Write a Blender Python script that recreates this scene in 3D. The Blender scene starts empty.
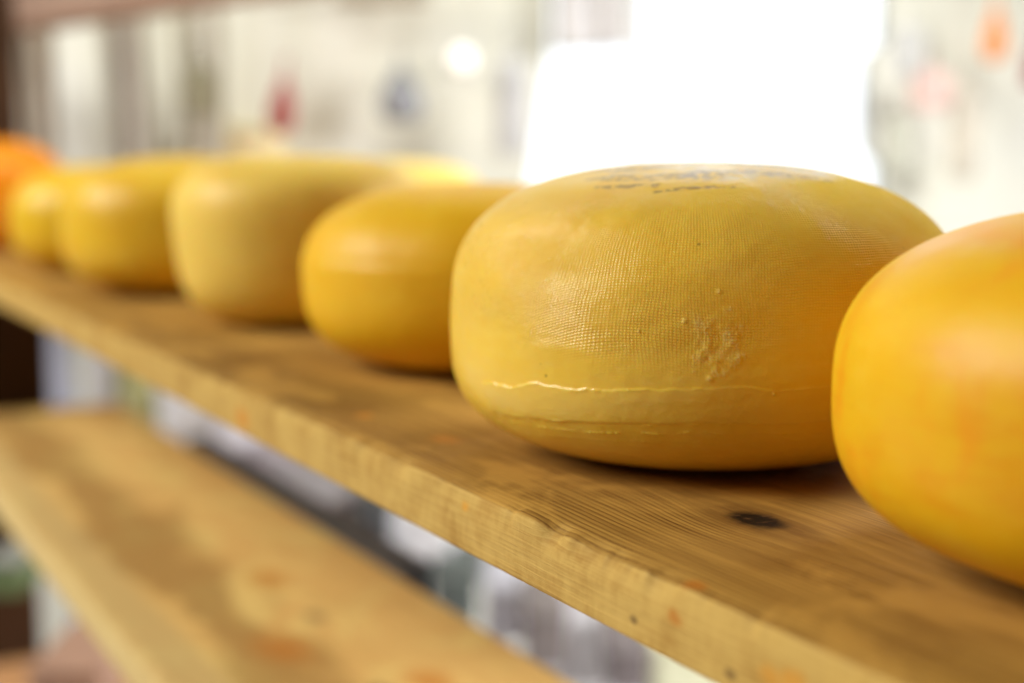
import bpy, bmesh, math, random
import numpy as np
from mathutils import Vector, Matrix
random.seed(4)
rng = np.random.default_rng(7)
S = bpy.context.scene
COL = S.collection
PI = math.pi

# ------------------------------------------------------------------ camera frame
F_PX = 50.0 / 36.0 * 1024
CAM_H = 0.140
PITCH = math.atan((341.5 - 158) / F_PX)
YAW = math.atan((512 + 280) * math.cos(PITCH) / F_PX)
VD = Vector((math.sin(YAW), math.cos(YAW), 0))        # horizontal view direction
VR = Vector((math.cos(YAW), -math.sin(YAW), 0))       # to the right of the view

cam_d = bpy.data.cameras.new('camera')
cam = bpy.data.objects.new('camera', cam_d)
COL.objects.link(cam)
cam.location = (0, 0, CAM_H)
cam.rotation_euler = (PI / 2 - PITCH, 0, -YAW)
cam_d.lens = 50
cam_d.sensor_width = 36
cam_d.clip_start = 0.02
cam_d.clip_end = 100
cam_d.dof.use_dof = True
cam_d.dof.focus_distance = 0.556
cam_d.dof.aperture_fstop = 3.2
cam_d.dof.aperture_blades = 0
S.camera = cam

# ------------------------------------------------------------------ node helpers
class NT:
    def __init__(s, name):
        s.m = bpy.data.materials.new(name)
        s.m.use_nodes = True
        s.t = s.m.node_tree
        s.n = s.t.nodes
        s.p = s.n['Principled BSDF']
        s.out = s.n['Material Output']
    def link(s, a, b):
        if isinstance(a, (int, float)):
            b.default_value = a
        elif isinstance(a, (tuple, list)):
            b.default_value = a if len(a) == len(b.default_value) else tuple(a) + (1,)
        else:
            s.t.links.new(a, b)
    def op(s, o, a, b=None, c=None, clamp=False):
        n = s.n.new('ShaderNodeMath'); n.operation = o; n.use_clamp = clamp
        s.link(a, n.inputs[0])
        if b is not None: s.link(b, n.inputs[1])
        if c is not None: s.link(c, n.inputs[2])
        return n.outputs[0]
    def add(s, a, b): return s.op('ADD', a, b)
    def sub(s, a, b): return s.op('SUBTRACT', a, b)
    def mul(s, a, b): return s.op('MULTIPLY', a, b)
    def sstep(s, v, lo, hi, a=0.0, b=1.0):
        n = s.n.new('ShaderNodeMapRange'); n.interpolation_type = 'SMOOTHSTEP'
        s.link(v, n.inputs[0])
        for i, q in enumerate((lo, hi, a, b)): s.link(q, n.inputs[1 + i])
        return n.outputs[0]
    def coords(s, kind='Object'):
        return s.n.new('ShaderNodeTexCoord').outputs[kind]
    def sep(s, v):
        n = s.n.new('ShaderNodeSeparateXYZ'); s.link(v, n.inputs[0]); return n.outputs
    def comb(s, x, y, z):
        n = s.n.new('ShaderNodeCombineXYZ')
        for i, q in enumerate((x, y, z)): s.link(q, n.inputs[i])
        return n.outputs[0]
    def scale(s, v, k):
        n = s.n.new('ShaderNodeVectorMath'); n.operation = 'MULTIPLY'
        s.link(v, n.inputs[0]); n.inputs[1].default_value = k if isinstance(k, tuple) else (k, k, k)
        return n.outputs[0]
    def noise(s, v, sc, det=3, rough=.5, dist=0.0):
        n = s.n.new('ShaderNodeTexNoise'); s.link(v, n.inputs['Vector'])
        n.inputs['Scale'].default_value = sc; n.inputs['Detail'].default_value = det
        n.inputs['Roughness'].default_value = rough; n.inputs['Distortion'].default_value = dist
        return n.outputs['Fac']
    def voro(s, v, sc, feature='F1'):
        n = s.n.new('ShaderNodeTexVoronoi'); n.feature = feature; s.link(v, n.inputs['Vector'])
        n.inputs['Scale'].default_value = sc
        return n.outputs['Distance']
    def attr(s, name):
        n = s.n.new('ShaderNodeAttribute'); n.attribute_name = name; return n.outputs['Fac']
    def attrv(s, name):
        n = s.n.new('ShaderNodeAttribute'); n.attribute_name = name; return n.outputs['Vector']
    def mix(s, f, a, b, mode='MIX'):
        n = s.n.new('ShaderNodeMix'); n.data_type = 'RGBA'; n.blend_type = mode
        s.link(f, n.inputs[0]); s.link(a, n.inputs[6]); s.link(b, n.inputs[7])
        return n.outputs[2]
    def ramp(s, f, *stops):
        n = s.n.new('ShaderNodeValToRGB'); s.link(f, n.inputs[0])
        e = n.color_ramp.elements
        while len(e) < len(stops): e.new(.5)
        for q, (p, c) in zip(e, stops):
            q.position = p; q.color = tuple(c) + (1,) if len(c) == 3 else c
        return n.outputs[0]
    def bump(s, h, strength, dist, prev=None):
        n = s.n.new('ShaderNodeBump'); s.link(h, n.inputs['Height'])
        n.inputs['Strength'].default_value = strength; n.inputs['Distance'].default_value = dist
        if prev is not None: s.link(prev, n.inputs['Normal'])
        return n.outputs[0]
    def set(s, **k):
        for a, v in k.items(): s.link(v, s.p.inputs[a.replace('_', ' ')])
        return s

# ------------------------------------------------------------------ numpy noise
def vnoise(x, y, seed=0):
    x = np.asarray(x, float); y = np.asarray(y, float)
    xi = np.floor(x).astype(np.int64); yi = np.floor(y).astype(np.int64)
    fx = x - xi; fy = y - yi
    fx = fx * fx * (3 - 2 * fx); fy = fy * fy * (3 - 2 * fy)
    def h(a, b):
        n = (a * 374761393 + b * 668265263 + seed * 1442695041) & 0xffffffff
        n = ((n ^ (n >> 13)) * 1274126177) & 0xffffffff
        return ((n ^ (n >> 16)) & 0xffff) / 65535.0
    return (h(xi, yi) * (1 - fx) + h(xi + 1, yi) * fx) * (1 - fy) + (h(xi, yi + 1) * (1 - fx) + h(xi + 1, yi + 1) * fx) * fy
def fbm(x, y, oct=4, seed=0):
    s = 0; a = .5; t = 0
    for o in range(oct):
        s = s + a * vnoise(x * 2 ** o, y * 2 ** o, seed + o * 17); t += a; a *= .5
    return s / t
def sst(x, a, b):
    t = np.clip((x - a) / (b - a), 0, 1); return t * t * (3 - 2 * t)

# ------------------------------------------------------------------ object helpers
def new_obj(name, mesh, mat=None, parent=None):
    o = bpy.data.objects.new(name, mesh); COL.objects.link(o)
    if mat is not None: mesh.materials.append(mat)
    if parent is not None: o.parent = parent
    return o
def tag(o, label, cat, group=None):
    o['label'] = label; o['category'] = cat
    if group: o['group'] = group
    return o
def struct(o):
    o['kind'] = 'structure'; return o
def empty(name, loc=(0, 0, 0), rz=0):
    o = bpy.data.objects.new(name, None); COL.objects.link(o)
    o.location = loc; o.rotation_euler = (0, 0, rz); o.empty_display_size = .02
    return o
def bm_mesh(bm, name, smooth=False):
    m = bpy.data.meshes.new(name); bm.to_mesh(m); bm.free()
    if smooth:
        for p in m.polygons: p.use_smooth = True
    return m
def box_bm(x0, x1, y0, y1, z0, z1, bev=0.0, seg=2, bm=None):
    own = bm is None
    b = bmesh.new()
    bmesh.ops.create_cube(b, size=1)
    for v in b.verts:
        v.co = Vector((x0 + (v.co.x + .5) * (x1 - x0), y0 + (v.co.y + .5) * (y1 - y0), z0 + (v.co.z + .5) * (z1 - z0)))
    if bev: bmesh.ops.bevel(b, geom=b.edges[:], offset=bev, segments=seg, affect='EDGES', profile=.5)
    if own: return b
    t = bpy.data.meshes.new('t'); b.to_mesh(t); b.free(); bm.from_mesh(t); bpy.data.meshes.remove(t)
    return bm
def grid_mesh(name, P, attrs=None, wrap=False, uv=None):
    """P: (rows, cols, 3); closed round the columns when wrap."""
    R, C = P.shape[:2]
    m = bpy.data.meshes.new(name)
    m.vertices.add(R * C)
    m.vertices.foreach_set('co', P.reshape(-1).astype(np.float32))
    cc = C if wrap else C - 1
    i, j = np.meshgrid(np.arange(R - 1), np.arange(cc), indexing='ij')
    j2 = (j + 1) % C
    q = np.stack([i * C + j, i * C + j2, (i + 1) * C + j2, (i + 1) * C + j], -1).reshape(-1, 4)
    n = len(q)
    m.loops.add(n * 4); m.polygons.add(n)
    m.loops.foreach_set('vertex_index', q.reshape(-1).astype(np.int32))
    m.polygons.foreach_set('loop_start', (np.arange(n) * 4).astype(np.int32))
    m.polygons.foreach_set('use_smooth', np.ones(n, bool))
    for k, a in (attrs or {}).items():
        if a.ndim == 3:
            at = m.attributes.new(k, 'FLOAT_VECTOR', 'POINT'); at.data.foreach_set('vector', a.reshape(-1).astype(np.float32))
        else:
            at = m.attributes.new(k, 'FLOAT', 'POINT'); at.data.foreach_set('value', a.reshape(-1).astype(np.float32))
    m.update(calc_edges=True); m.validate()
    return m

# ------------------------------------------------------------------ cheese materials
def cheese_mat(name, base, deep, pale, seed, rough=.36, coat=.25, sss=.4, net=0.0, spots=None, blotch=.5):
    n = NT(name)
    co = n.coords()
    off = n.n.new('ShaderNodeVectorMath'); off.operation = 'ADD'
    n.link(co, off.inputs[0]); off.inputs[1].default_value = (seed * 1.7, seed * .9, seed * 2.3)
    v = off.outputs[0]
    big = n.noise(v, 14, 4, .55, .6)
    streak = n.noise(n.scale(v, (1, 1, 5.5)), 22, 4, .6, .4)
    fine = n.noise(v, 160, 3, .6)
    f = n.add(n.mul(n.sub(big, .5), blotch * 1.6), n.mul(n.sub(streak, .5), blotch * .9))
    c = n.mix(n.sstep(f, -.05, .35), base, deep)
    c = n.mix(n.sstep(n.mul(f, -1.0), .0, .35), c, pale)
    c = n.mix(n.mul(n.sstep(fine, .52, .75), .22), c, pale)
    # little dark specks
    sp = n.sstep(n.voro(v, 75), .035, .07, 1, 0)
    keep = n.sstep(n.noise(v, 33, 2), .56, .64)
    c = n.mix(n.mul(n.mul(sp, keep), .55), c, (.12, .045, .008))
    if spots:
        sm = n.sstep(n.noise(n.scale(v, (1, 1, .6)), 24, 3, .55, 1.2), .54, .68)
        c = n.mix(n.mul(sm, .5), c, spots)
    nb = n.bump(n.noise(v, 45, 4, .6), .22, .004)
    nb = n.bump(fine, .10, .0012, nb)
    r = n.add(rough, n.mul(n.sub(n.noise(v, 60, 4), .5), .28))
    if net:
        uv = n.attrv('cloth'); mask = n.attr('net')
        s_ = n.sep(uv)
        def thread(x, sharp=.0):
            return n.op('ABSOLUTE', n.op('SINE', n.mul(x, PI)))
        tu = thread(s_[0]); tv = thread(s_[1])
        # imprint of the cloth: raised pips between the threads
        pip = n.mul(tu, tv)
        jit = n.noise(n.scale(uv, (1, 1, 1)), .9, 2)
        amt = n.mul(mask, n.add(.6, n.mul(jit, .8)))
        h = n.mul(n.add(n.mul(pip, .9), n.mul(tv, .45)), amt)
        nb = n.bump(h, .8, .00023, nb)
        groove = n.mul(n.sstep(pip, .0, .42, 1, 0), n.mul(mask, .45))  # shade in the net grooves painted into the colour, kept through denoising
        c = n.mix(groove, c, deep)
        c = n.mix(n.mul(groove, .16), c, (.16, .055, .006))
        c = n.mix(n.mul(n.mul(n.sstep(pip, .6, 1.0), mask), .45), c, pale)  # light on the pips painted in as a paler tone
        r = n.sub(r, n.mul(mask, .10))
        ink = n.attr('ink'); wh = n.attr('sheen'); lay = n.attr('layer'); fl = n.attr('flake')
        c = n.mix(n.mul(lay, .16), c, (.70, .50, .13))
        c = n.mix(n.mul(fl, .55), c, (.86, .68, .28))
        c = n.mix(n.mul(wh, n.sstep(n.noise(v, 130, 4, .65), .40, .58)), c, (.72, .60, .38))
        c = n.mix(n.mul(ink, n.sstep(n.noise(v, 260, 4, .6), .36, .56)), c, (.13, .05, .022))
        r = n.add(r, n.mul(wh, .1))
        r = n.sub(r, n.mul(n.attr('lip'), .22))
    n.set(Base_Color=c, Roughness=r, Normal=nb, Coat_Normal=nb, Coat_Weight=coat, Coat_Roughness=.17, IOR=1.45)
    n.p.subsurface_method = 'RANDOM_WALK'
    n.set(Subsurface_Weight=sss, Subsurface_Radius=(.020, .0075, .0012), Subsurface_Scale=1.0)
    n.p.inputs['Specular IOR Level'].default_value = .32
    if net:
        dull = n.attr('dull')
        n.link(n.sub(.32, n.mul(dull, .27)), n.p.inputs['Specular IOR Level'])
        n.link(n.sub(1.45, n.mul(dull, .38)), n.p.inputs['IOR'])
        n.link(n.sub(coat, n.mul(dull, coat * .95)), n.p.inputs['Coat Weight'])
    return n.m

def profile(n, R, H, pn, pm, taper=0.0, N=160, flat=.975, pb=None):
    """points (r, z, arclength) from the top centre round to the bottom centre, evenly spaced."""
    t = np.linspace(PI / 2, -PI / 2, 4000)
    c, s_ = np.cos(t), np.sin(t)
    r = R * np.abs(c) ** (2 / pn); z = H / 2 * np.sign(s_) * np.abs(s_) ** np.where(s_ < 0, 2 / (pb or pm), 2 / pm)
    r = r * (1 + taper * z / (H / 2))
    z = np.maximum(z, -H / 2 * flat)
    d = np.concatenate([[0], np.cumsum(np.hypot(np.diff(r), np.diff(z)))])
    q = np.linspace(0, d[-1], N)
    return np.interp(q, d, r), np.interp(q, d, z) + H / 2 * flat, q

def cheese(name, x, y, R, H, mat, label, group='cheese wheels in a row on the upper board', pn=2.4, pm=3.0, taper=0.0,
           seed=1, lump=.002, seam=None, z0=0.0, tilt=0.0, segs=200, N=120):
    H = H / (.5 + .5 * .975)
    r, z, q = profile(0, R, H, pn, pm, taper, N, .975, pm + .6)
    ph = np.linspace(0, 2 * PI, segs, endpoint=False)
    A, Z = np.meshgrid(ph, z); Rr = np.repeat(r[:, None], segs, 1)
    ca, sa = np.cos(A), np.sin(A)
    ln = fbm(ca * 1.6 + 9 + Z * 9, sa * 1.6 + 5 + Z * 6, 3, seed) - .5
    d = lump * 2 * ln
    if seam is not None:
        zs = seam + .0015 * (fbm(A * 3, A * 0, 3, seed + 3) - .5)
        d = d + .0006 * np.exp(-((Z - zs) / .0018) ** 2) - .0004 * np.exp(-((Z - zs - .004) / .002) ** 2)
    w = np.clip(Rr / (R * .4), 0, 1)
    Rn = np.maximum(Rr + d * w, 0)
    up = sst(Z, H * .7, H) * .8
    P = np.stack([Rn * sa, -Rn * ca, Z + d * up * (1 - w * .3)], -1)
    m = grid_mesh(name, P, wrap=True)
    o = new_obj(name, m, mat)
    o.location = (x, y, z0)
    o.rotation_euler = (tilt, 0, math.atan2(-x, -y) * -1 + PI)
    ang = math.atan2(x, y)
    o.rotation_euler = (tilt, 0, -ang)
    return tag(o, label, 'cheese', group)

# ------------------------------------------------------------------ the sharp wheel in the middle
MX, MY, MR, MH = 0.408, 0.552, 0.1192, 0.1382
def main_cheese():
    flat = .975
    H = MH / (.5 + .5 * flat)
    N = 620
    r, z, q = profile(0, MR, H, 2.45, 2.9, 0, N, flat, 3.7)
    dense = np.linspace(-1.95, 1.95, 1300, endpoint=False)
    sparse = np.linspace(1.95, 2 * PI - 1.95, 120, endpoint=False)
    ph = np.concatenate([dense, sparse]); C = len(ph)
    A, Z = np.meshgrid(ph, z); Rr = np.repeat(r[:, None], C, 1); Q = np.repeat(q[:, None], C, 1)
    ca, sa = np.cos(A), np.sin(A)
    d = .0034 * (fbm(ca * 1.3 + 4 + Z * 8, sa * 1.3 + 7 + Z * 8, 3, 5) - .5)
    d += .0006 * (fbm(A * 9 + 20, Z * 130, 3, 8) - .5)
    # overlapping skin near the foot: upper lip and two lower folds
    start = -0.95
    on = sst(A, start, start + .03) * (1 - sst(A, 1.3, 1.9))
    tiltz = -.0072 * np.clip(-A, 0, 1.2) / .95
    zt = .0485 + tiltz + .0016 * (vnoise(A * 7, A * 0 + 3.3, 2) - .5) + .0012 * (vnoise(A * 23, A * 0 + 1.3, 5) - .5) + .0016 * np.exp(-((A + .62) / .08) ** 2)
    zl = .0335 + .9 * tiltz + .0012 * (vnoise(A * 11, A * 0 + 7.3, 4) - .5) - .0035 * sst(-A, .3, .95) * 0 
    inside = (1 - sst(Z, zt - .0004, zt + .0003)) * sst(Z, zl - .0005, zl + .0004)
    fade = .35 + .65 * sst(-A, -.1, .6)
    d += .00075 * inside * on * fade
    lip = np.exp(-((Z - zt + .0003) / .00042) ** 2) * on * (.3 + .7 * sst(-A, -.2, .45)) * sst(vnoise(A * 34, A * 0, 9), .40, .62)
    d += .00045 * lip
    low = np.zeros_like(A)
    for k, (zz, am) in enumerate(((.0330, .8), (.0292, .95), (.0250, .4))):
        zz = zz + .9 * tiltz + .0016 * (vnoise(A * 9 + k * 5, A * 0 + k, 11) - .5)
        gate = sst(vnoise(A * 22 + k * 31, A * 0 + k * 3, 21), .25, .6)
        g = np.exp(-((Z - zz) / .00045) ** 2) * on * gate * am * (.3 + vnoise(A * 90, A * 0 + k, 33)) * (.3 + .7 * sst(-A, -.5, .4))
        d += .0005 * g; low = np.maximum(low, g)
    # vertical end of the skin at the left
    d += .0006 * np.exp(-((A - start - .01) / .012) ** 2) * sst(Z, .016, .024) * (1 - sst(Z, .038, .042)) * vnoise(A * 0, Z * 300, 8)
    # flaky scuff on the front
    fx = (A - .055) * MR; fz = Z - .0690
    rad = np.sqrt((fx / .0125) ** 2 + ((fz + .003) / .0150) ** 2)
    fm = 1 - sst(rad + .9 * (fbm(fx * 260 + 50, fz * 260 + 20, 3, 3) - .5), .55, .95)
    rid = 1 - np.abs(2 * fbm(fx * 560 + 11, fz * 620 + 17, 4, 14) - 1)
    crumb = np.maximum(sst(rid, .70, .96) * sst(fbm(fx * 200 + 3, fz * 200 + 9, 2, 77), .3, .6), .35 * sst(fbm(fx * 150, fz * 150 + 6, 3, 91), .45, .6)) * fm
    d += .00034 * crumb + .0011 * fm * (fbm(fx * 330, fz * 330, 3, 2) - .42)
    for (cx, cz, s_) in ((-.002, -.0165, .0012), (.001, .0185, .0008), (-.0125, .0065, .0009), (-.031, .002, .0005), (.024, -.023, .0005)):
        e = np.exp(-((fx - cx) ** 2 + (fz - cz) ** 2) / s_ ** 2 * 1.0)
        d += .0006 * e; crumb = np.maximum(crumb, e * .8)
    # cloth coordinates: warp and weft laid over the top and pulled down the side
    side = A * .108 / .00118
    vert = Q / .00118
    bend = 6.5 * np.exp(-((A + .55) / .42) ** 2) * (1 - sst(Z, .07, .125))
    slant = (A + .35) * 12 * sst(-A, -.15, .55)
    wx = 2.0 * (fbm(A * 5 + 3, Z * 55, 3, 31) - .5)
    wy = 2.2 * (fbm(A * 5 + 13, Z * 55 + 4, 3, 37) - .5)
    U = side + wx + slant * 0 + (vert - 60) * .16 * sst(-A, .0, .8)
    V = vert + wy + bend + side * .22 * sst(-A, -.1, .8)
    cloth = np.stack([U, V, U * 0], -1)
    edge = .068 + .010 * (fbm(A * 4 + 2, A * 0, 3, 41) - .5) - .010 * np.exp(-((A + .25) / .45) ** 2) + .012 * sst(A, .1, .8)
    net = sst(Z, edge - .012, edge + .010) * (.65 + .35 * sst(fbm(A * 6, Z * 90, 3, 51), .25, .6))
    net *= (.7 + .3 * np.maximum(np.exp(-((A + .40) / .46) ** 2), sst(A, .35, .8)))
    net *= 1 - .75 * sst(Z, .118, .130) * (A < .3)
    net = np.minimum(net + .5 * sst(A, .35, .8) * sst(Z, .078, .095) * (A < 2), 1)
    # stamp on the top, seen edge-on: broken dark strokes and a whitish deposit with the window sheen painted in
    X = Rr * sa; Y = -Rr * ca - .011
    ink = np.zeros_like(A)
    def stroke(x0, y0, x1, y1, w, a):
        dx, dy = x1 - x0, y1 - y0; L = math.hypot(dx, dy)
        u = ((X - x0) * dx + (Y - y0) * dy) / L; v = (-(X - x0) * dy + (Y - y0) * dx) / L
        w_ = w * (.6 + .8 * vnoise(u * 500, v * 0 + 2, 6))
        g = sst(u, -.001, .001) * (1 - sst(u, L - .001, L + .001)) * (1 - sst(np.abs(v), w_ * .1, w_))
        return g * a
    for s_ in STROKES:
        ink = np.maximum(ink, stroke(*s_))
    top = Z > H * .6
    ink = ink * top
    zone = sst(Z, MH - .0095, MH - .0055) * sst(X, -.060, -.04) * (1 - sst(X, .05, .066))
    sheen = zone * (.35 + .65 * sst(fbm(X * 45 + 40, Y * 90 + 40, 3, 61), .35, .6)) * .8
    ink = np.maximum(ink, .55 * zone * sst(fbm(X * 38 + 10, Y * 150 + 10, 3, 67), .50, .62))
    w = np.clip(Rr / (MR * .4), 0, 1)
    Rn = np.maximum(Rr + d * w, 0)
    P = np.stack([Rn * sa, -Rn * ca, Z + (.0011 * (fbm(X * 45 + 30, Y * 45 + 30, 3, 71) - .5)) * sst(Z, H * .8, H * .95)], -1)
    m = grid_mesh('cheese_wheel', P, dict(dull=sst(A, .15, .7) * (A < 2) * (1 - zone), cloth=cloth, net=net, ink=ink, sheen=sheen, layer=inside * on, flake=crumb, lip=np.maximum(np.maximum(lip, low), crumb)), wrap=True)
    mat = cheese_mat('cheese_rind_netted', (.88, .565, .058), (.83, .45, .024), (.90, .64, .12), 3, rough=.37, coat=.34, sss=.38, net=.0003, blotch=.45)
    o = new_obj('cheese_wheel', m, mat)
    o.location = (MX, MY, 0)
    o.rotation_euler = (0, 0, -math.atan2(MX, MY))
    return tag(o, 'large sharp yellow wheel with net texture, flaky scuff and dark stamp on top', 'cheese', 'cheese wheels in a row on the upper board')
STROKES = [
    (-.047, -.078, -.028, -.086, .0030, .62), (-.030, -.084, -.018, -.088, .0028, .8), (-.044, -.070, -.020, -.080, .0028, .6),
    (-.020, -.094, .006, -.091, .0022, .68), (.004, -.092, .014, -.090, .0016, .6),
    (-.010, -.074, .018, -.070, .0040, .5), (-.052, -.062, -.03, -.070, .004, .5),
    (.020, -.066, .056, -.060, .0045, .45), (-.03, -.055, .0, -.05, .005, .6), (.0, -.04, .045, -.035, .005, .6), (-.04, -.03, -.005, -.028, .005, .6),
]
main_cheese()

G = None
cheese('cheese_wheel', .429, .300, .1205, .126,
       cheese_mat('cheese_rind_orange_mottled', (.77, .43, .006), (.74, .33, .003), (.79, .49, .025), 11, rough=.47, coat=.06, sss=.4, spots=(.80, .27, .004), blotch=.75),
       'glossy mottled deep yellow wheel at the right end, cut off by the frame', seed=12, lump=.003, pn=2.5, pm=2.5)
cheese('cheese_wheel', .452, .862, .121, .1225,
       cheese_mat('cheese_rind_deep_yellow', (.80, .45, .008), (.76, .36, .004), (.82, .52, .03), 23, rough=.48, coat=.05, sss=.4, blotch=.5),
       'low deep yellow wheel with a seam line round its middle, directly behind the sharp one', seed=22, lump=.0018, pn=2.75, pm=2.5, seam=.072)
cheese('cheese_wheel', .436, 1.166, .107, .1425,
       cheese_mat('cheese_rind_pale', (.85, .585, .10), (.81, .49, .06), (.87, .65, .18), 31, rough=.48, coat=.05, sss=.45, blotch=.5),
       'tall pale dull yellow wheel wider at the top than at the foot', seed=33, lump=.0022, pn=3.2, pm=3.4, taper=.07)
cheese('cheese_wheel', .437, 1.50, .134, .1405,
       cheese_mat('cheese_rind_golden', (.79, .48, .016), (.74, .36, .006), (.82, .57, .07), 41, rough=.42, coat=.10, sss=.4, blotch=.5),
       'golden wheel with bright glossy highlights, left of the tall pale wheel', seed=44, lump=.003, pn=2.7, pm=3.2)
cheese('cheese_wheel', .424, 1.82, .118, .131,
       cheese_mat('cheese_rind_yellow', (.76, .48, .008), (.70, .38, .005), (.80, .53, .03), 51, rough=.42, coat=.1, sss=.4, blotch=.5),
       'small blurred yellow wheel between the orange cheese and the golden wheel', seed=55, lump=.002, pn=2.6, pm=2.8)
cheese('cheese_wheel', .384, 2.31, .092, .166,
       cheese_mat('cheese_rind_orange', (.82, .28, .005), (.76, .17, .002), (.86, .37, .015), 61, rough=.4, coat=.15, sss=.45, blotch=.4),
       'bright orange blurred cheese at the far left end of the row', seed=66, lump=.002, pn=2.2, pm=2.2)
pale = cheese_mat('cheese_rind_cream', (.86, .64, .17), (.84, .58, .12), (.88, .70, .26), 71, rough=.45, coat=.1, sss=.25, blotch=.5)
cheese('cheese_wheel', .760, 1.66, .105, .137, pale, 'cream coloured cheese in the back row peeping out behind the tall pale wheel', 'cream cheeses on the back board', seed=77, pn=2.6, pm=2.8)
faint = cheese_mat('cheese_rind_ivory', (.84, .72, .42), (.82, .66, .32), (.86, .76, .5), 75, rough=.5, coat=.05, sss=.2)
cheese('cheese_wheel', 1.02, 3.10, .105, .112, faint, 'lower cream cheese of the stack of two in the back row', 'cream cheeses on the back board', seed=78, pn=2.6, pm=2.8)
cheese('cheese_wheel', 1.02, 3.10, .100, .100, faint, 'upper cream cheese of the stack of two, faint above the golden wheel', 'cream cheeses on the back board', seed=79, pn=2.6, pm=2.8, z0=.1117)

# ------------------------------------------------------------------ wooden boards
def wood_mat(name, top_l, top_d, front, knots=(), stain=None, seed=0.0, spots=(), freq=1.0, front_x=None, band=None):
    n = NT(name)
    co = n.coords()
    x, y, z = n.sep(co)
    low = n.noise(n.comb(n.mul(x, 3.0), n.mul(y, 1.3), seed), 2.0, 2)
    med = n.noise(n.comb(n.mul(x, 9.0), n.mul(y, 5.0), seed + 4), 2.0, 2)
    g = n.add(n.add(x, n.mul(z, .9)), n.add(n.mul(n.sub(low, .5), .018), n.mul(n.sub(med, .5), .0025)))
    kd_all = None
    for (kx, ky, kr) in knots:
        dx = n.sub(x, kx); dy = n.sub(y, ky)
        ey = n.op('POWER', 2.718, n.mul(n.mul(dy, dy), -1 / (kr * 4.2) ** 2))
        ax = n.op('ABSOLUTE', dx)
        ex = n.op('POWER', 2.718, n.mul(ax, -1 / (kr * 3.2)))
        sg = n.sstep(dx, -kr * .5, kr * .5, 1, -1)
        g = n.add(g, n.mul(n.mul(ey, ex), n.mul(sg, kr * 1.15)))
        kn = n.noise(co, 260, 2)
        kd = n.op('SQRT', n.add(n.mul(n.mul(dx, dx), 1.0), n.mul(n.mul(dy, dy), .42)))
        kd = n.add(kd, n.mul(n.sub(n.noise(co, 120, 3, .5), .5), kr * .5))
        kk = (n.sstep(kd, kr * .5, kr * 1.15, 1, 0), n.sstep(kd, kr * .8, kr * 2.4, 1, 0))
        kd_all = kk if kd_all is None else (n.op('MAXIMUM', kd_all[0], kk[0]), n.op('MAXIMUM', kd_all[1], kk[1]))
    # growth rings: irregular fine dark lines running along the board
    ring = n.op('FRACT', n.mul(g, 320 * freq))
    ring2 = n.noise(n.comb(n.mul(g, 150 * freq), n.mul(y, 2.0), seed), 1.0, 3, .6)
    fibre = n.noise(n.comb(n.mul(x, 900), n.mul(y, 22), n.mul(z, 900)), 1.0, 3, .6)
    line = n.op('POWER', ring, 2.2)
    line = n.mul(line, n.sstep(ring, .86, 1.0, 1, 0))
    dens = n.sstep(n.noise(n.comb(n.mul(g, 16), n.mul(y, .8), seed), 1.0, 2), .28, .62)
    dark = n.add(n.mul(n.mul(line, dens), 1.0), n.add(n.mul(n.sub(ring2, .5), 1.3), n.mul(n.sub(fibre, .5), 1.0)))
    dark = n.op('ADD', dark, .22, clamp=True)
    c = n.mix(dark, top_l, top_d)
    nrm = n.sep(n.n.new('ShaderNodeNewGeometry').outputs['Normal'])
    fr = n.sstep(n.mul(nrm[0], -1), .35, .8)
    # sawn front edge: own yellower tone, light on it painted in, saw marks and grime
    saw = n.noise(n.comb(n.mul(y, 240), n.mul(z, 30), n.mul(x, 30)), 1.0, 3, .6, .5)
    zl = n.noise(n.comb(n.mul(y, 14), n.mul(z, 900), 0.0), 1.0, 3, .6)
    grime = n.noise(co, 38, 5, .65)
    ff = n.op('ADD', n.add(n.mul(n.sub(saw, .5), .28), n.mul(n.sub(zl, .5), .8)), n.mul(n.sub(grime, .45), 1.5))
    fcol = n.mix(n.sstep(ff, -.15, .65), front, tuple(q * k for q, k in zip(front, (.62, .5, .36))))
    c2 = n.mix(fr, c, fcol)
    if stain is not None:
        st = n.noise(n.comb(n.mul(x, 7), n.mul(y, 3.2), seed + 9), 1.6, 4, .6, .8)
        nf = n.sub(1.0, n.mul(fr, .85))
        c2 = n.mix(n.mul(n.sstep(st, .46, .66), n.mul(nf, .5)), c2, stain)
        wear = n.noise(n.comb(n.mul(x, 10), n.mul(y, 6), seed + 21), 1.5, 4, .6, .8)
        c2 = n.mix(n.mul(n.sstep(wear, .50, .62), n.mul(nf, .5)), c2, tuple(min(.9, q * 1.25) for q in top_l))
    if band:                       # long brown smear along the board
        bx_ = n.add(x, n.mul(n.sub(n.noise(n.comb(n.mul(x, 9), n.mul(y, 4), seed + 30), 1.5, 4, .6, .6), .5), .16))
        bm_ = n.mul(n.sstep(bx_, band[0], band[0] + .03), n.sstep(bx_, band[1], band[1] + .05, 1, 0))
        c2 = n.mix(n.mul(bm_, n.sub(.72, n.mul(fr, .6))), c2, band[2])
    if front_x is not None:        # pale rubbed strip along the front
        e = n.sstep(n.add(x, n.mul(n.sub(grime, .5), .02)), front_x, front_x + .018, 1, 0)
        c2 = n.mix(n.mul(e, .65), c2, tuple(q * .9 for q in front))
    if kd_all:
        c2 = n.mix(n.mul(kd_all[1], .55), c2, (.10, .035, .008))
        c2 = n.mix(n.mul(kd_all[0], .95), c2, n.mix(n.sstep(n.noise(co, 180, 4, .6), .50, .74), (.008, .005, .003), (.10, .05, .022)))
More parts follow.
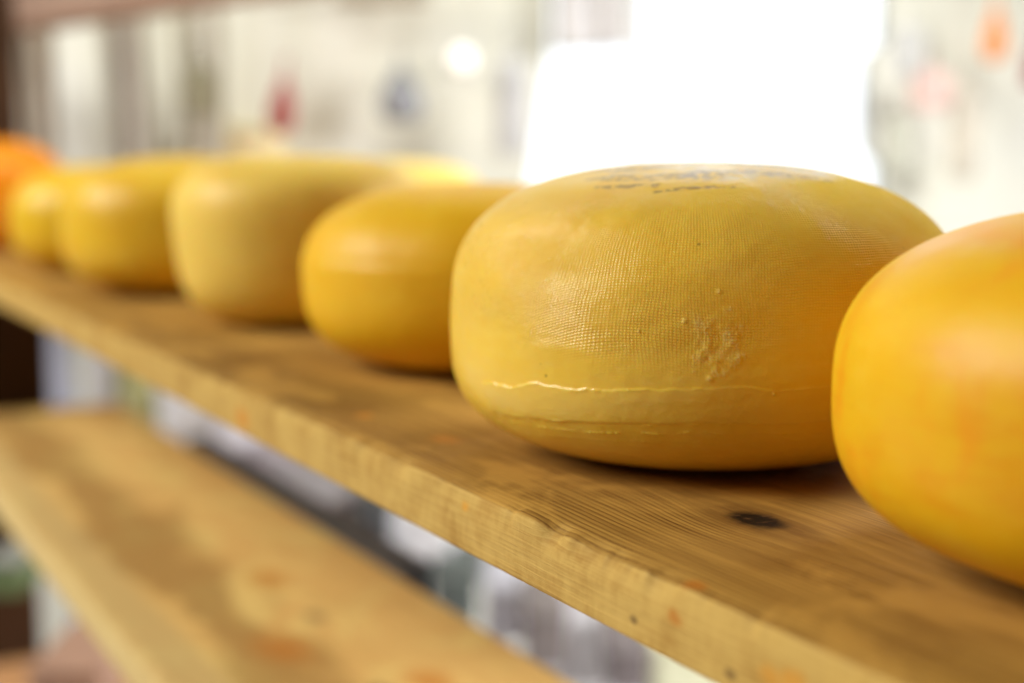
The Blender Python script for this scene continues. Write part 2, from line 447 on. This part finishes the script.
    for (sx, sy, sz, sr, col) in spots:
        d3 = n.n.new('ShaderNodeVectorMath'); d3.operation = 'DISTANCE'
        sc = n.scale(co, (1, .6, 1)); n.link(sc, d3.inputs[0]); d3.inputs[1].default_value = (sx, sy * .6, sz)
        dd = n.add(d3.outputs['Value'], n.mul(n.sub(n.noise(co, 210, 3), .5), sr * 1.1))
        c2 = n.mix(n.mul(n.sstep(dd, sr * .2, sr * 1.1, 1, 0), .7), c2, col)
    nb = n.bump(dark, .35, .0007)
    nb = n.bump(ff, n_strength(fr), .0006, nb) if False else nb
    nb = n.bump(n.mul(ff, fr), .5, .0008, nb)
    n.set(Base_Color=c2, Roughness=n.add(.58, n.mul(n.sub(grime, .5), .35)), Normal=nb)
    n.p.inputs['Specular IOR Level'].default_value = .12
    return n.m

def board(name, x0, x1, y0, y1, zt, th, mat, wear=.0016, dent=(), ny=900, seed=0):
    """board lying along Y; outline round X-Z with rounded worn edges, corners move with noise along Y."""
    ys = np.linspace(y0, y1, ny)
    b = .0022
    prof = []            # (x, z, corner weight of front-top)
    def arc(cx, cz, a0, a1, k=5):
        return [(cx + b * math.cos(t), cz + b * math.sin(t)) for t in np.linspace(a0, a1, k)]
    pts = []
    pts += [(x, zt) for x in np.linspace(x1 - b, x0 + .03, 12)]
    pts += [(x, zt) for x in np.linspace(x0 + .028, x0 + b, 14)]
    pts += arc(x0 + b, zt - b, PI / 2, PI)[1:]
    pts += [(x0, z) for z in np.linspace(zt - b, zt - th + b, 16)][1:]
    pts += arc(x0 + b, zt - th + b, PI, 1.5 * PI)[1:]
    pts += [(x, zt - th) for x in np.linspace(x0 + b, x1 - b, 10)][1:]
    pts += arc(x1 - b, zt - th + b, 1.5 * PI, 2 * PI)[1:]
    pts += arc(x1 - b, zt - b, 0, PI / 2)[0:-1]
    pts = np.array(pts)
    X = np.repeat(pts[:, 0][:, None], ny, 1); Z = np.repeat(pts[:, 1][:, None], ny, 1); Y = np.repeat(ys[None], len(pts), 0)
    dx = X - x0; dz = zt - Z
    dfront = np.hypot(np.maximum(dx, 0), dz)
    w1 = np.exp(-(dfront / .007) ** 2)
    n1 = fbm(Y * 11 + seed, Y * 0 + .5, 4, 3) ; n2 = fbm(Y * 55 + seed, Y * 0 + 1.5, 4, 13)
    cut = wear * (1.3 * n1 + 1.1 * sst(n2, .45, .75))
    for (yd, wd, dd) in dent:
        cut = cut + dd * np.exp(-((Y - yd) / wd) ** 2)
    X = X + w1 * cut * .85; Z = Z - w1 * cut * .8
    wf = np.exp(-np.maximum(dx, 0) / .004)
    X = X + wf * .0028 * (fbm(Y * 4 + seed, Z * 20, 3, 23) - .5) + wf * .0006 * (fbm(Y * 160, Z * 120, 2, 29) - .5)
    topw = np.exp(-np.abs(dz) / .002)
    Z = Z + topw * .0006 * (fbm(Y * 14, X * 60, 3, 43) - .5)
    P = np.stack([X, Y, Z], -1)
    # close the ends by collapsing the outline to its middle
    cx, cz = (x0 + x1) / 2, zt - th / 2
    e0 = P[:, :1].copy(); e0[..., 0] = cx; e0[..., 2] = cz
    e1 = P[:, -1:].copy(); e1[..., 0] = cx; e1[..., 2] = cz
    P = np.concatenate([e0, P, e1], 1).transpose(1, 0, 2)
    m = grid_mesh(name, P, wrap=True)
    for p in (0,): pass
    return new_obj(name, m, mat)

SPOT = (.46, .15, .015)
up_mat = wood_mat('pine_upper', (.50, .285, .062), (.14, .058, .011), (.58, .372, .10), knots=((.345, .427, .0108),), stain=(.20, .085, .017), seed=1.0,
                  spots=((.2752, .372, -.001, .0045, SPOT), (.268, .375, -.012, .004, SPOT), (.2695, .325, -.016, .005, (.62, .27, .03)), (.2695, .315, -.014, .005, (.62, .27, .03)),
                         (.2695, .53, -.008, .003, (.66, .30, .03)), (.2695, .83, -.018, .009, (.62, .22, .015)), (.31, .63, 0, .009, (.50, .20, .03)), (.30, .71, 0, .006, (.55, .2, .02)), (.2695, .40, -.02, .002, (.1, .05, .02)), (.2695, .345, -.022, .0025, (.12, .06, .02))))
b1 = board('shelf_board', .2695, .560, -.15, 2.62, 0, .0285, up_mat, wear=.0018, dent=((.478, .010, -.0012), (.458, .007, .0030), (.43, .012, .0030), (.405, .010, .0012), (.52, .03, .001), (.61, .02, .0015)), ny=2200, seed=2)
tag(b1, 'upper pine board with a dark knot and worn front edge carrying the cheese wheels', 'shelf board', 'rack boards')
back_mat = wood_mat('pine_back', (.45, .25, .08), (.24, .11, .03), (.55, .38, .14), stain=(.2, .09, .03), seed=5.0)
bb = board('shelf_board', .575, 1.20, .9, 3.3, 0, .0285, back_mat, ny=300, seed=6)
tag(bb, 'pine board behind the upper board carrying the cream cheeses', 'shelf board', 'rack boards')
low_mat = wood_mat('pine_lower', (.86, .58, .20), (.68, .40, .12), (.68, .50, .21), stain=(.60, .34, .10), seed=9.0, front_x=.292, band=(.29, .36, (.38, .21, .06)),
                   spots=((.36, 1.02, -.238, .03, (.55, .2, .03)), (.41, 1.2, -.238, .025, (.6, .25, .04)), (.43, .9, -.238, .022, (.6, .22, .03)), (.39, .9, -.238, .012, (.16, .08, .03)), (.41, 1.08, -.238, .012, (.2, .1, .05))))
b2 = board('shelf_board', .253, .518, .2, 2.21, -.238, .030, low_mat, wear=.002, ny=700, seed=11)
tag(b2, 'empty lower pine board with brown smears and a pale rubbed front strip, out of focus', 'shelf board', 'rack boards')
third_mat = wood_mat('pine_bottom', (.56, .32, .15), (.36, .17, .06), (.5, .32, .15), stain=(.30, .12, .05), seed=15.0)
b3 = board('shelf_board', .27, .62, .8, 2.6, -.76, .030, third_mat, ny=300, seed=17)
tag(b3, 'reddish brown bottom board at the lower left corner, strongly blurred', 'shelf board', 'rack boards')

# end upright of the rack
dark_wood = wood_mat('dark_stained_wood', (.075, .032, .012), (.02, .01, .005), (.07, .032, .012), seed=20.0)
ur = empty('rack_upright', (.36, 2.66, -1.0))
tag(ur, 'dark brown upright at the far left end of the cheese rack', 'upright')
bm = box_bm(-.10, .106, -.022, .022, 0, 1.62, .004); new_obj('post', bm_mesh(bm, 'post'), dark_wood, ur)
bm = box_bm(-.10, .060, -.43, -.0225, .63, .965, .002); new_obj('end_panel', bm_mesh(bm, 'end_panel'), dark_wood, ur)

# steel rail behind the lower board
n = NT('dark_steel'); n.set(Base_Color=n.ramp(n.noise(n.coords(), 30, 4), (.3, (.07, .075, .08)), (.7, (.13, .135, .14))), Roughness=.5, Metallic=.4)
steel = n.m
bm = box_bm(.565, .60, 1.25, 2.0, -.30, -.262, .003)
tag(new_obj('steel_rail', bm_mesh(bm, 'steel_rail'), steel), 'dark grey steel rail running just behind the lower board', 'rail')

# ------------------------------------------------------------------ the blurred background, seen past the rack
WD = 3.2                                                  # distance of the wall along the view direction
def wall_pt(u, d, z): return Vector((0, 0, 0)) + VD * d + VR * u + Vector((0, 0, z))
def wu(px, d=WD): return (px - 512) / F_PX * d * 1.0
def wz(py, d=WD): return CAM_H - (py - 158) / F_PX * d * .985
BGROT = -YAW
def bg_empty(name, px, py, d):
    o = empty(name, wall_pt(wu(px, d), d, wz(py, d)), BGROT); return o
def plain(name, c1, c2, sc=6, rough=.7, stretch=(1, 1, 1), lo=.35, hi=.65):
    n = NT(name)
    f = n.noise(n.scale(n.coords(), stretch), sc, 4, .6)
    n.set(Base_Color=n.ramp(f, (lo, c1), (hi, c2)), Roughness=rough, Normal=n.bump(n.noise(n.coords(), 60, 4), .2, .003))
    return n.m

# wall: a prism with the slanted window opening cut as a polygon
bm = bmesh.new()
def wall_poly(pts):
    vs = [bm.verts.new((u, 0, z)) for u, z in pts]; vb = [bm.verts.new((u, .12, z)) for u, z in pts]
    bm.faces.new(vs); bm.faces.new(vb[::-1])
    for i in range(len(pts)):
        j = (i + 1) % len(pts); bm.faces.new((vs[j], vs[i], vb[i], vb[j]))
FL, CE = -1.0, 1.35
sill = wz(230)
wall_poly([(wu(-330), FL), (wu(522), FL), (wu(522), sill), (wu(549), wz(52)), (wu(552), CE), (wu(-330), CE)])
wall_poly([(wu(554), wz(50)), (wu(628), wz(46)), (wu(628), CE), (wu(554), CE)])
wall_poly([(wu(523), FL), (wu(1400), FL), (wu(1400), sill - .002), (wu(523), sill - .002)])
wall_poly([(wu(884), sill), (wu(1400), sill), (wu(1400), CE), (wu(884), CE), (wu(882), wz(45)), (wu(867), wz(52)), (wu(867), wz(148)), (wu(883), wz(165))])
bmesh.ops.recalc_face_normals(bm, faces=bm.faces[:])
n = NT('limewashed_wall')
xx, yy, zz = n.sep(n.coords())
st = n.noise(n.comb(n.mul(xx, 7), 0.0, n.mul(zz, .6)), 1.0, 3, .55)
cl = n.noise(n.coords(), 2.6, 3, .5)
c = n.ramp(st, (.28, (.62, .61, .52)), (.48, (.76, .76, .66)), (.66, (.80, .80, .72)))
c = n.mix(n.mul(n.sstep(cl, .45, .7), .5), c, (.80, .80, .78))
n.set(Base_Color=c, Roughness=.8)
wall = new_obj('back_wall', bm_mesh(bm, 'back_wall'), n.m)
wall.location = wall_pt(0, WD, 0); wall.rotation_euler = (0, 0, BGROT)
struct(wall)

white = plain('white_paint', (.78, .78, .78), (.84, .84, .83), rough=.5)
# window
win = empty('window', wall_pt(0, WD, 0), BGROT)
tag(win, 'bright blown out window in the far wall behind the sharp wheel', 'window')
bm = bmesh.new()
box_bm(wu(630), wu(640), .03, .06, sill, CE, .002, 1, bm)
box_bm(wu(524), wu(882), .03, .06, sill, sill + .02, .002, 1, bm)
new_obj('frame', bm_mesh(bm, 'frame'), white, win)
n = NT('window_glass'); n.set(Base_Color=(1, 1, 1), Roughness=0.0, Transmission_Weight=1.0, IOR=1.0)
n.p.inputs['Specular IOR Level'].default_value = .2
for a, b in ((526, 630), (638, 880)):
    bm = box_bm(wu(a), wu(b), .042, .046, sill + .021, CE - .01); new_obj('pane', bm_mesh(bm, 'pane'), n.m, win)
# daylight outside
n = NT('bright_sky'); em = n.n.new('ShaderNodeEmission')
zc = n.sep(n.coords())[2]
n.link(n.mix(n.sstep(zc, -1, 2), (.93, .96, 1.0), (.86, .93, 1.0)), em.inputs[0]); em.inputs[1].default_value = 1.9
n.t.links.new(em.outputs[0], n.out.inputs[0])
bm = bmesh.new(); vs = [bm.verts.new(p) for p in ((-.6, 0, -1.2), (2.4, 0, -1.2), (2.4, 0, 2.4), (-.6, 0, 2.4))]; bm.faces.new(vs)
sky = new_obj('sky', bm_mesh(bm, 'sky'), n.m); sky.location = wall_pt(0, WD + .9, 0); sky.rotation_euler = (0, 0, BGROT); struct(sky)

# floor
bm = bmesh.new(); vs = [bm.verts.new(p) for p in ((-3, -2, FL), (6, -2, FL), (6, 6, FL), (-3, 6, FL))]; bm.faces.new(vs)
struct(new_obj('floor', bm_mesh(bm, 'floor'), plain('stone_floor', (.38, .36, .38), (.55, .53, .55), 3)))

# curtain with folds, left
def curtain(px0, px1, d, py0, py1, mat, label, amp=.018, waves=5, lean=0.0, name='curtain'):
    u0, u1 = wu(px0, d), wu(px1, d); z0, z1 = wz(py1, d), wz(py0, d)
    a = np.linspace(0, 1, 160); b = np.linspace(0, 1, 24)
    Aa, B = np.meshgrid(a, b)
    U = (Aa - .5) * (u1 - u0) + lean * B + .01 * np.sin(Aa * 9 + B * 3)
    Yy = amp * np.sin(Aa * waves * 2 * PI + 1.1 * np.sin(B * 2.0)) * (.6 + .4 * B) + .01 * np.sin(Aa * 17)
    P = np.stack([U, Yy, -B * (z1 - z0)], -1)
    o = new_obj(name, grid_mesh(name, P), mat)
    o.location = wall_pt((u0 + u1) / 2, d, z1); o.rotation_euler = (0, 0, BGROT)
    return tag(o, label, 'curtain')
cl_b = plain('linen_beige', (.60, .55, .46), (.70, .66, .57), 8, .9)
cl_g = plain('linen_grey', (.62, .60, .54), (.74, .72, .65), 8, .9)
curtain(14, 62, 3.0, 10, 330, cl_b, 'beige brown hanging cloth at the far left beside the narrow bright strip', waves=3, lean=.03)
curtain(104, 150, 3.0, 2, 330, cl_g, 'grey folded cloth hanging just right of the narrow bright strip', waves=3, lean=.03)
curtain(178, 232, 3.1, -30, 330, plain('linen_pale', (.62, .60, .52), (.74, .72, .63), 8, .9), 'pale grey green cloth hanging on the wall above the cream cheese stack', waves=3)
curtain(551, 628, 3.12, -140, 47, plain('added_grey_cloth', (.62, .60, .60), (.68, .66, .66), 8, .9), 'pale grey cloth added to dim the overlit wall at the upper left of the bright window', waves=2, amp=.008)  # added cloth, greys the wall panel that the lamps turn white
# narrow pale door panel between the cloths
dr = empty('door', wall_pt(wu(84, 3.05), 3.05, FL), BGROT)
dr.rotation_euler = (0, math.radians(-6), BGROT)
tag(dr, 'narrow bluish white door strip at the far left', 'door')
bm = box_bm(-.040, .030, 0, .03, 0, wz(40, 3.05) - FL, .004); new_obj('door_leaf', bm_mesh(bm, 'door_leaf'), plain('cool_white', (.50, .52, .66), (.56, .58, .70), rough=.4), dr)
bm = box_bm(-.06, .05, -.03, -.001, wz(62, 3.05) - FL, wz(30, 3.05) - FL, .008); new_obj('door_closer', bm_mesh(bm, 'door_closer'), plain('brown_bracket', (.10, .07, .045), (.18, .12, .08)), dr)
# beam over the left
bmn = plain('beam_wood', (.34, .21, .15), (.48, .32, .24), 5, .7, (1, 1, 8))
bm = box_bm(-.75, .75, -.05, .05, -.03, .25, .01)
be = new_obj('ceiling_beam', bm_mesh(bm, 'ceiling_beam'), bmn); be.location = wall_pt(wu(-60, 2.7), 2.7, wz(29, 2.7)); be.rotation_euler = (0, math.radians(-7.5), BGROT)
tag(be, 'reddish brown beam crossing the top left corner', 'beam')

# blurred small things on the wall
def hang(name, px, py, w, h, col, label, cat, shape='bag', d=3.08, tilt=0.0):
    """cloth pouch / coat / lamp like item, made by revolving a soft outline and flattening it."""
    sx = w / 2 / F_PX * d; sz = h / F_PX * d
    prof = dict(bag=[(.0, .98), (.18, 1.0), (.35, .93), (.55, .8), (.85, .55), (1, .3), (.92, .1), (.6, .01), (0, 0)],
                coat=[(.0, 1.0), (.25, .99), (.55, .93), (.9, .82), (.98, .6), (.85, .35), (.95, .05), (.7, 0), (0, .01)],
                bottle=[(.0, 1), (.35, 1), (.38, .8), (.45, .72), (.95, .58), (1, .45), (1, .05), (.85, 0), (0, 0)],
                globe=[(0, 1), (.3, .97), (.7, .86), (.97, .62), (1, .45), (.85, .2), (.5, .04), (0, 0)])[shape]
    k = 28; P = []
    for r_, z_ in prof:
        P.append([(sx * r_ * math.cos(t), (sx * .55) * r_ * math.sin(t), (z_ - .5) * sz) for t in np.linspace(0, 2 * PI, k, endpoint=False)])
    o = empty(name, wall_pt(wu(px, d), d, wz(py, d)), BGROT); o.rotation_euler = (0, tilt, BGROT)
    tag(o, label, cat)
    mat = plain(name + '_cloth', tuple(q * .8 for q in col), col, 14, .7)
    body = new_obj('body', grid_mesh('body', np.array(P), wrap=True), mat, o)
    sub = body.modifiers.new('s', 'SUBSURF'); sub.levels = 1; sub.render_levels = 2
    bm = bmesh.new(); bmesh.ops.create_circle(bm, segments=10, radius=.004)
    r = bmesh.ops.extrude_edge_only(bm, edges=bm.edges[:])
    for v in [q for q in r['geom'] if isinstance(q, bmesh.types.BMVert)]: v.co.z += sz * .35
    for v in bm.verts: v.co.z += sz * .49
    new_obj('cord', bm_mesh(bm, 'cord'), mat, o)
    return o
hang('hanging_pouch', 285, 106, 27, 56, (.46, .09, .085), 'small dark red pouch hanging on the pale wall left of the blue grey one', 'pouch', 'bag', tilt=.12)
hang('hanging_pouch', 402, 96, 46, 52, (.31, .32, .35), 'blue grey pouch hanging on the pale wall between the red one and the round lamp', 'pouch', 'bag')
hang('hanging_pouch', 986, 36, 25, 52, (.80, .28, .07), 'orange pouch hanging on the wall at the upper right', 'pouch', 'bag')
hang('hanging_pouch', 1027, 66, 22, 44, (.30, .05, .05), 'dark red pouch at the right edge of the picture', 'pouch', 'bag')
hang('hanging_cloth', 925, 90, 44, 40, (.72, .50, .45), 'faint pink cloth on the wall right of the window', 'cloth', 'coat')
hang('hanging_cloth', 205, 90, 34, 52, (.40, .39, .26), 'olive grey cloth on the wall above the cream cheeses', 'cloth', 'coat', d=3.0)
hang('hanging_cloth', 512, 105, 36, 100, (.60, .60, .60), 'grey coat hanging on the wall left of the bright window', 'coat', 'coat', d=3.05)
hang('hanging_cloth', 895, 145, 40, 60, (.46, .46, .38), 'dull green shape standing for a shadow low on the wall right of the window', 'cloth', 'coat')  # greenish shadow on the wall, put in as a coloured shape
hang('hanging_cloth', 960, 130, 34, 100, (.58, .53, .44), 'long beige cloth hanging below the orange pouch', 'cloth', 'coat')
hang('hanging_cloth', 900, 52, 40, 50, (.56, .56, .54), 'light grey cloth at the upper right corner of the window', 'cloth', 'coat')
# lamp: round white globe, lit
lp = empty('wall_lamp', wall_pt(wu(463, 3.0), 3.0, wz(60, 3.0)), BGROT)
tag(lp, 'small round lit white lamp on the wall left of the window', 'lamp')
n = NT('lit_glass'); n.set(Base_Color=(.9, .88, .84), Emission_Color=(1, .96, .9), Emission_Strength=.9, Roughness=.3)
bm = bmesh.new(); bmesh.ops.create_uvsphere(bm, u_segments=24, v_segments=16, radius=.024)
new_obj('globe', bm_mesh(bm, 'globe', True), n.m, lp)
bm = box_bm(-.012, .012, .02, .19, -.012, .012, .003); new_obj('bracket', bm_mesh(bm, 'bracket'), white, lp)
# rail along the wall at the top
bm = box_bm(wu(340, 3.1), wu(430, 3.1), -.02, .02, 0, .10, .004)
rl = new_obj('wall_bracket', bm_mesh(bm, 'wall_bracket'), plain('brown_grey', (.34, .29, .22), (.42, .36, .28))); rl.location = wall_pt(0, 3.1, wz(6, 3.1)); rl.rotation_euler = (0, 0, BGROT)
tag(rl, 'brownish bracket on the wall at the top of the picture', 'bracket')

# things on the floor and counter beyond the gap between the boards
def carton(px, py, w, h, d, col, label, lid=None, dep=.22, rot=0.0, name='carton', cat='carton'):
    W = w / F_PX * d; Hh = h / F_PX * d
    o = empty(name, wall_pt(wu(px, d), d, wz(py + h / 2, d)), BGROT + rot)
    tag(o, label, cat)
    m1 = plain(name + '_board', tuple(q * .85 for q in col), col, 10, .7)
    bm = box_bm(-W / 2, W / 2, -dep / 2, dep / 2, 0, Hh * .84, .006); new_obj('body', bm_mesh(bm, 'body'), m1, o)
    m2 = plain(name + '_lid', tuple(q * .85 for q in (lid or col)), lid or col, 10, .7)
    bm = box_bm(-W / 2 - .004, W / 2 + .004, -dep / 2 - .004, dep / 2 + .004, Hh * .842, Hh, .006); new_obj('lid', bm_mesh(bm, 'lid'), m2, o)
    return o
W_ = (.82, .82, .84); LIL = (.72, .71, .77); DK = (.06, .065, .07); GR = (.44, .43, .44)
items = [
    (112, 372, 26, 70, 3.0, LIL, 'lilac white carton just right of the dark end panel', W_),
    (146, 395, 26, 70, 2.95, (.56, .55, .26), 'yellow green carton under the upper board at the left', None),
    (192, 420, 52, 70, 2.9, W_, 'white carton under the upper board above the empty board', None),
    (236, 440, 34, 70, 2.85, LIL, 'lilac carton beside the white one', W_),
    (310, 500, 104, 110, 2.8, GR, 'wide grey carton in the middle of the gap between the boards', (.45, .42, .46)),
    (372, 545, 34, 70, 2.6, DK, 'dark grey carton left of the white tub', None),
    (418, 548, 66, 70, 2.7, W_, 'white carton in the gap right of the grey one', None),
    (455, 600, 44, 50, 2.55, (.10, .12, .11), 'dark greenish tub low in the gap', None),
    (512, 590, 56, 110, 2.75, (.80, .80, .86), 'bluish white carton beneath the bump in the board edge', W_),
    (545, 640, 42, 60, 2.5, (.22, .19, .18), 'brown grey carton low in the gap near the bottom', None),
    (590, 640, 70, 100, 2.7, W_, 'white carton near the bottom of the gap', LIL),
    (628, 672, 40, 46, 2.45, (.20, .17, .17), 'dark brown carton at the bottom right of the gap', None),
    (700, 690, 90, 90, 2.6, (.80, .80, .55), 'pale yellow carton at the bottom edge right of the gap', None),
    (470, 560, 40, 40, 2.9, (.62, .62, .66), 'light grey carton half hidden under the board edge', None),
    (12, 575, 34, 36, 2.35, (.15, .22, .09), 'green carton on the bottom board at the lower left', (.4, .42, .38)),
    (70, 690, 70, 50, 2.1, (.44, .27, .19), 'dull reddish carton at the lower left corner', None),
]
for (px, py, w, h, d, c_, lab, lid) in items:
    carton(px, py, w, h, d, c_, lab, lid)

# ------------------------------------------------------------------ light
def area(name, loc, target, sx, sy, power, col, spread=180):
    l = bpy.data.lights.new(name, 'AREA'); l.shape = 'RECTANGLE'; l.size = sx; l.size_y = sy; l.energy = power; l.color = col; l.spread = math.radians(spread)
    o = bpy.data.objects.new(name, l); COL.objects.link(o); o.location = loc
    o.rotation_euler = (Vector(target) - Vector(loc)).to_track_quat('-Z', 'Y').to_euler()
    return o
area('window_light', (-5.8, 3.7, 4.3), (.42, .85, 0), 5.0, 4.0, 830, (1, .965, .88))
area('wall_fill_light', tuple(wall_pt(-.15, 1.6, 1.75)), tuple(wall_pt(-.2, WD, .05)), 3.6, .6, 16.5, (.99, 1, .94), 120)  # added unseen lamp that brightens the far wall
area('gap_fill_light', tuple(wall_pt(2.1, 1.5, .7)), tuple(wall_pt(-.1, 2.8, -.7)), .8, .8, 24, (1, .98, .97), 75)  # added lamp out of frame, brightens the cartons seen through the gap
area('back_light', tuple(wall_pt(1.9, 2.1, 1.15)), (MX, MY, .08), 1.0, .8, 15, (1, .98, .94), 90)
w = bpy.data.worlds.new('World'); S.world = w; w.use_nodes = True
bg = w.node_tree.nodes['Background']; bg.inputs[0].default_value = (1, .97, .88, 1); bg.inputs[1].default_value = .115

# ------------------------------------------------------------------ render settings
S.render.engine = 'CYCLES'
S.cycles.use_denoising = True
S.cycles.max_bounces = 8
S.cycles.caustics_reflective = False
S.cycles.caustics_refractive = False
S.cycles.sample_clamp_indirect = 6
S.view_settings.view_transform = 'Standard'
S.view_settings.look = 'None'
S.view_settings.exposure = 0
S.view_settings.gamma = 1
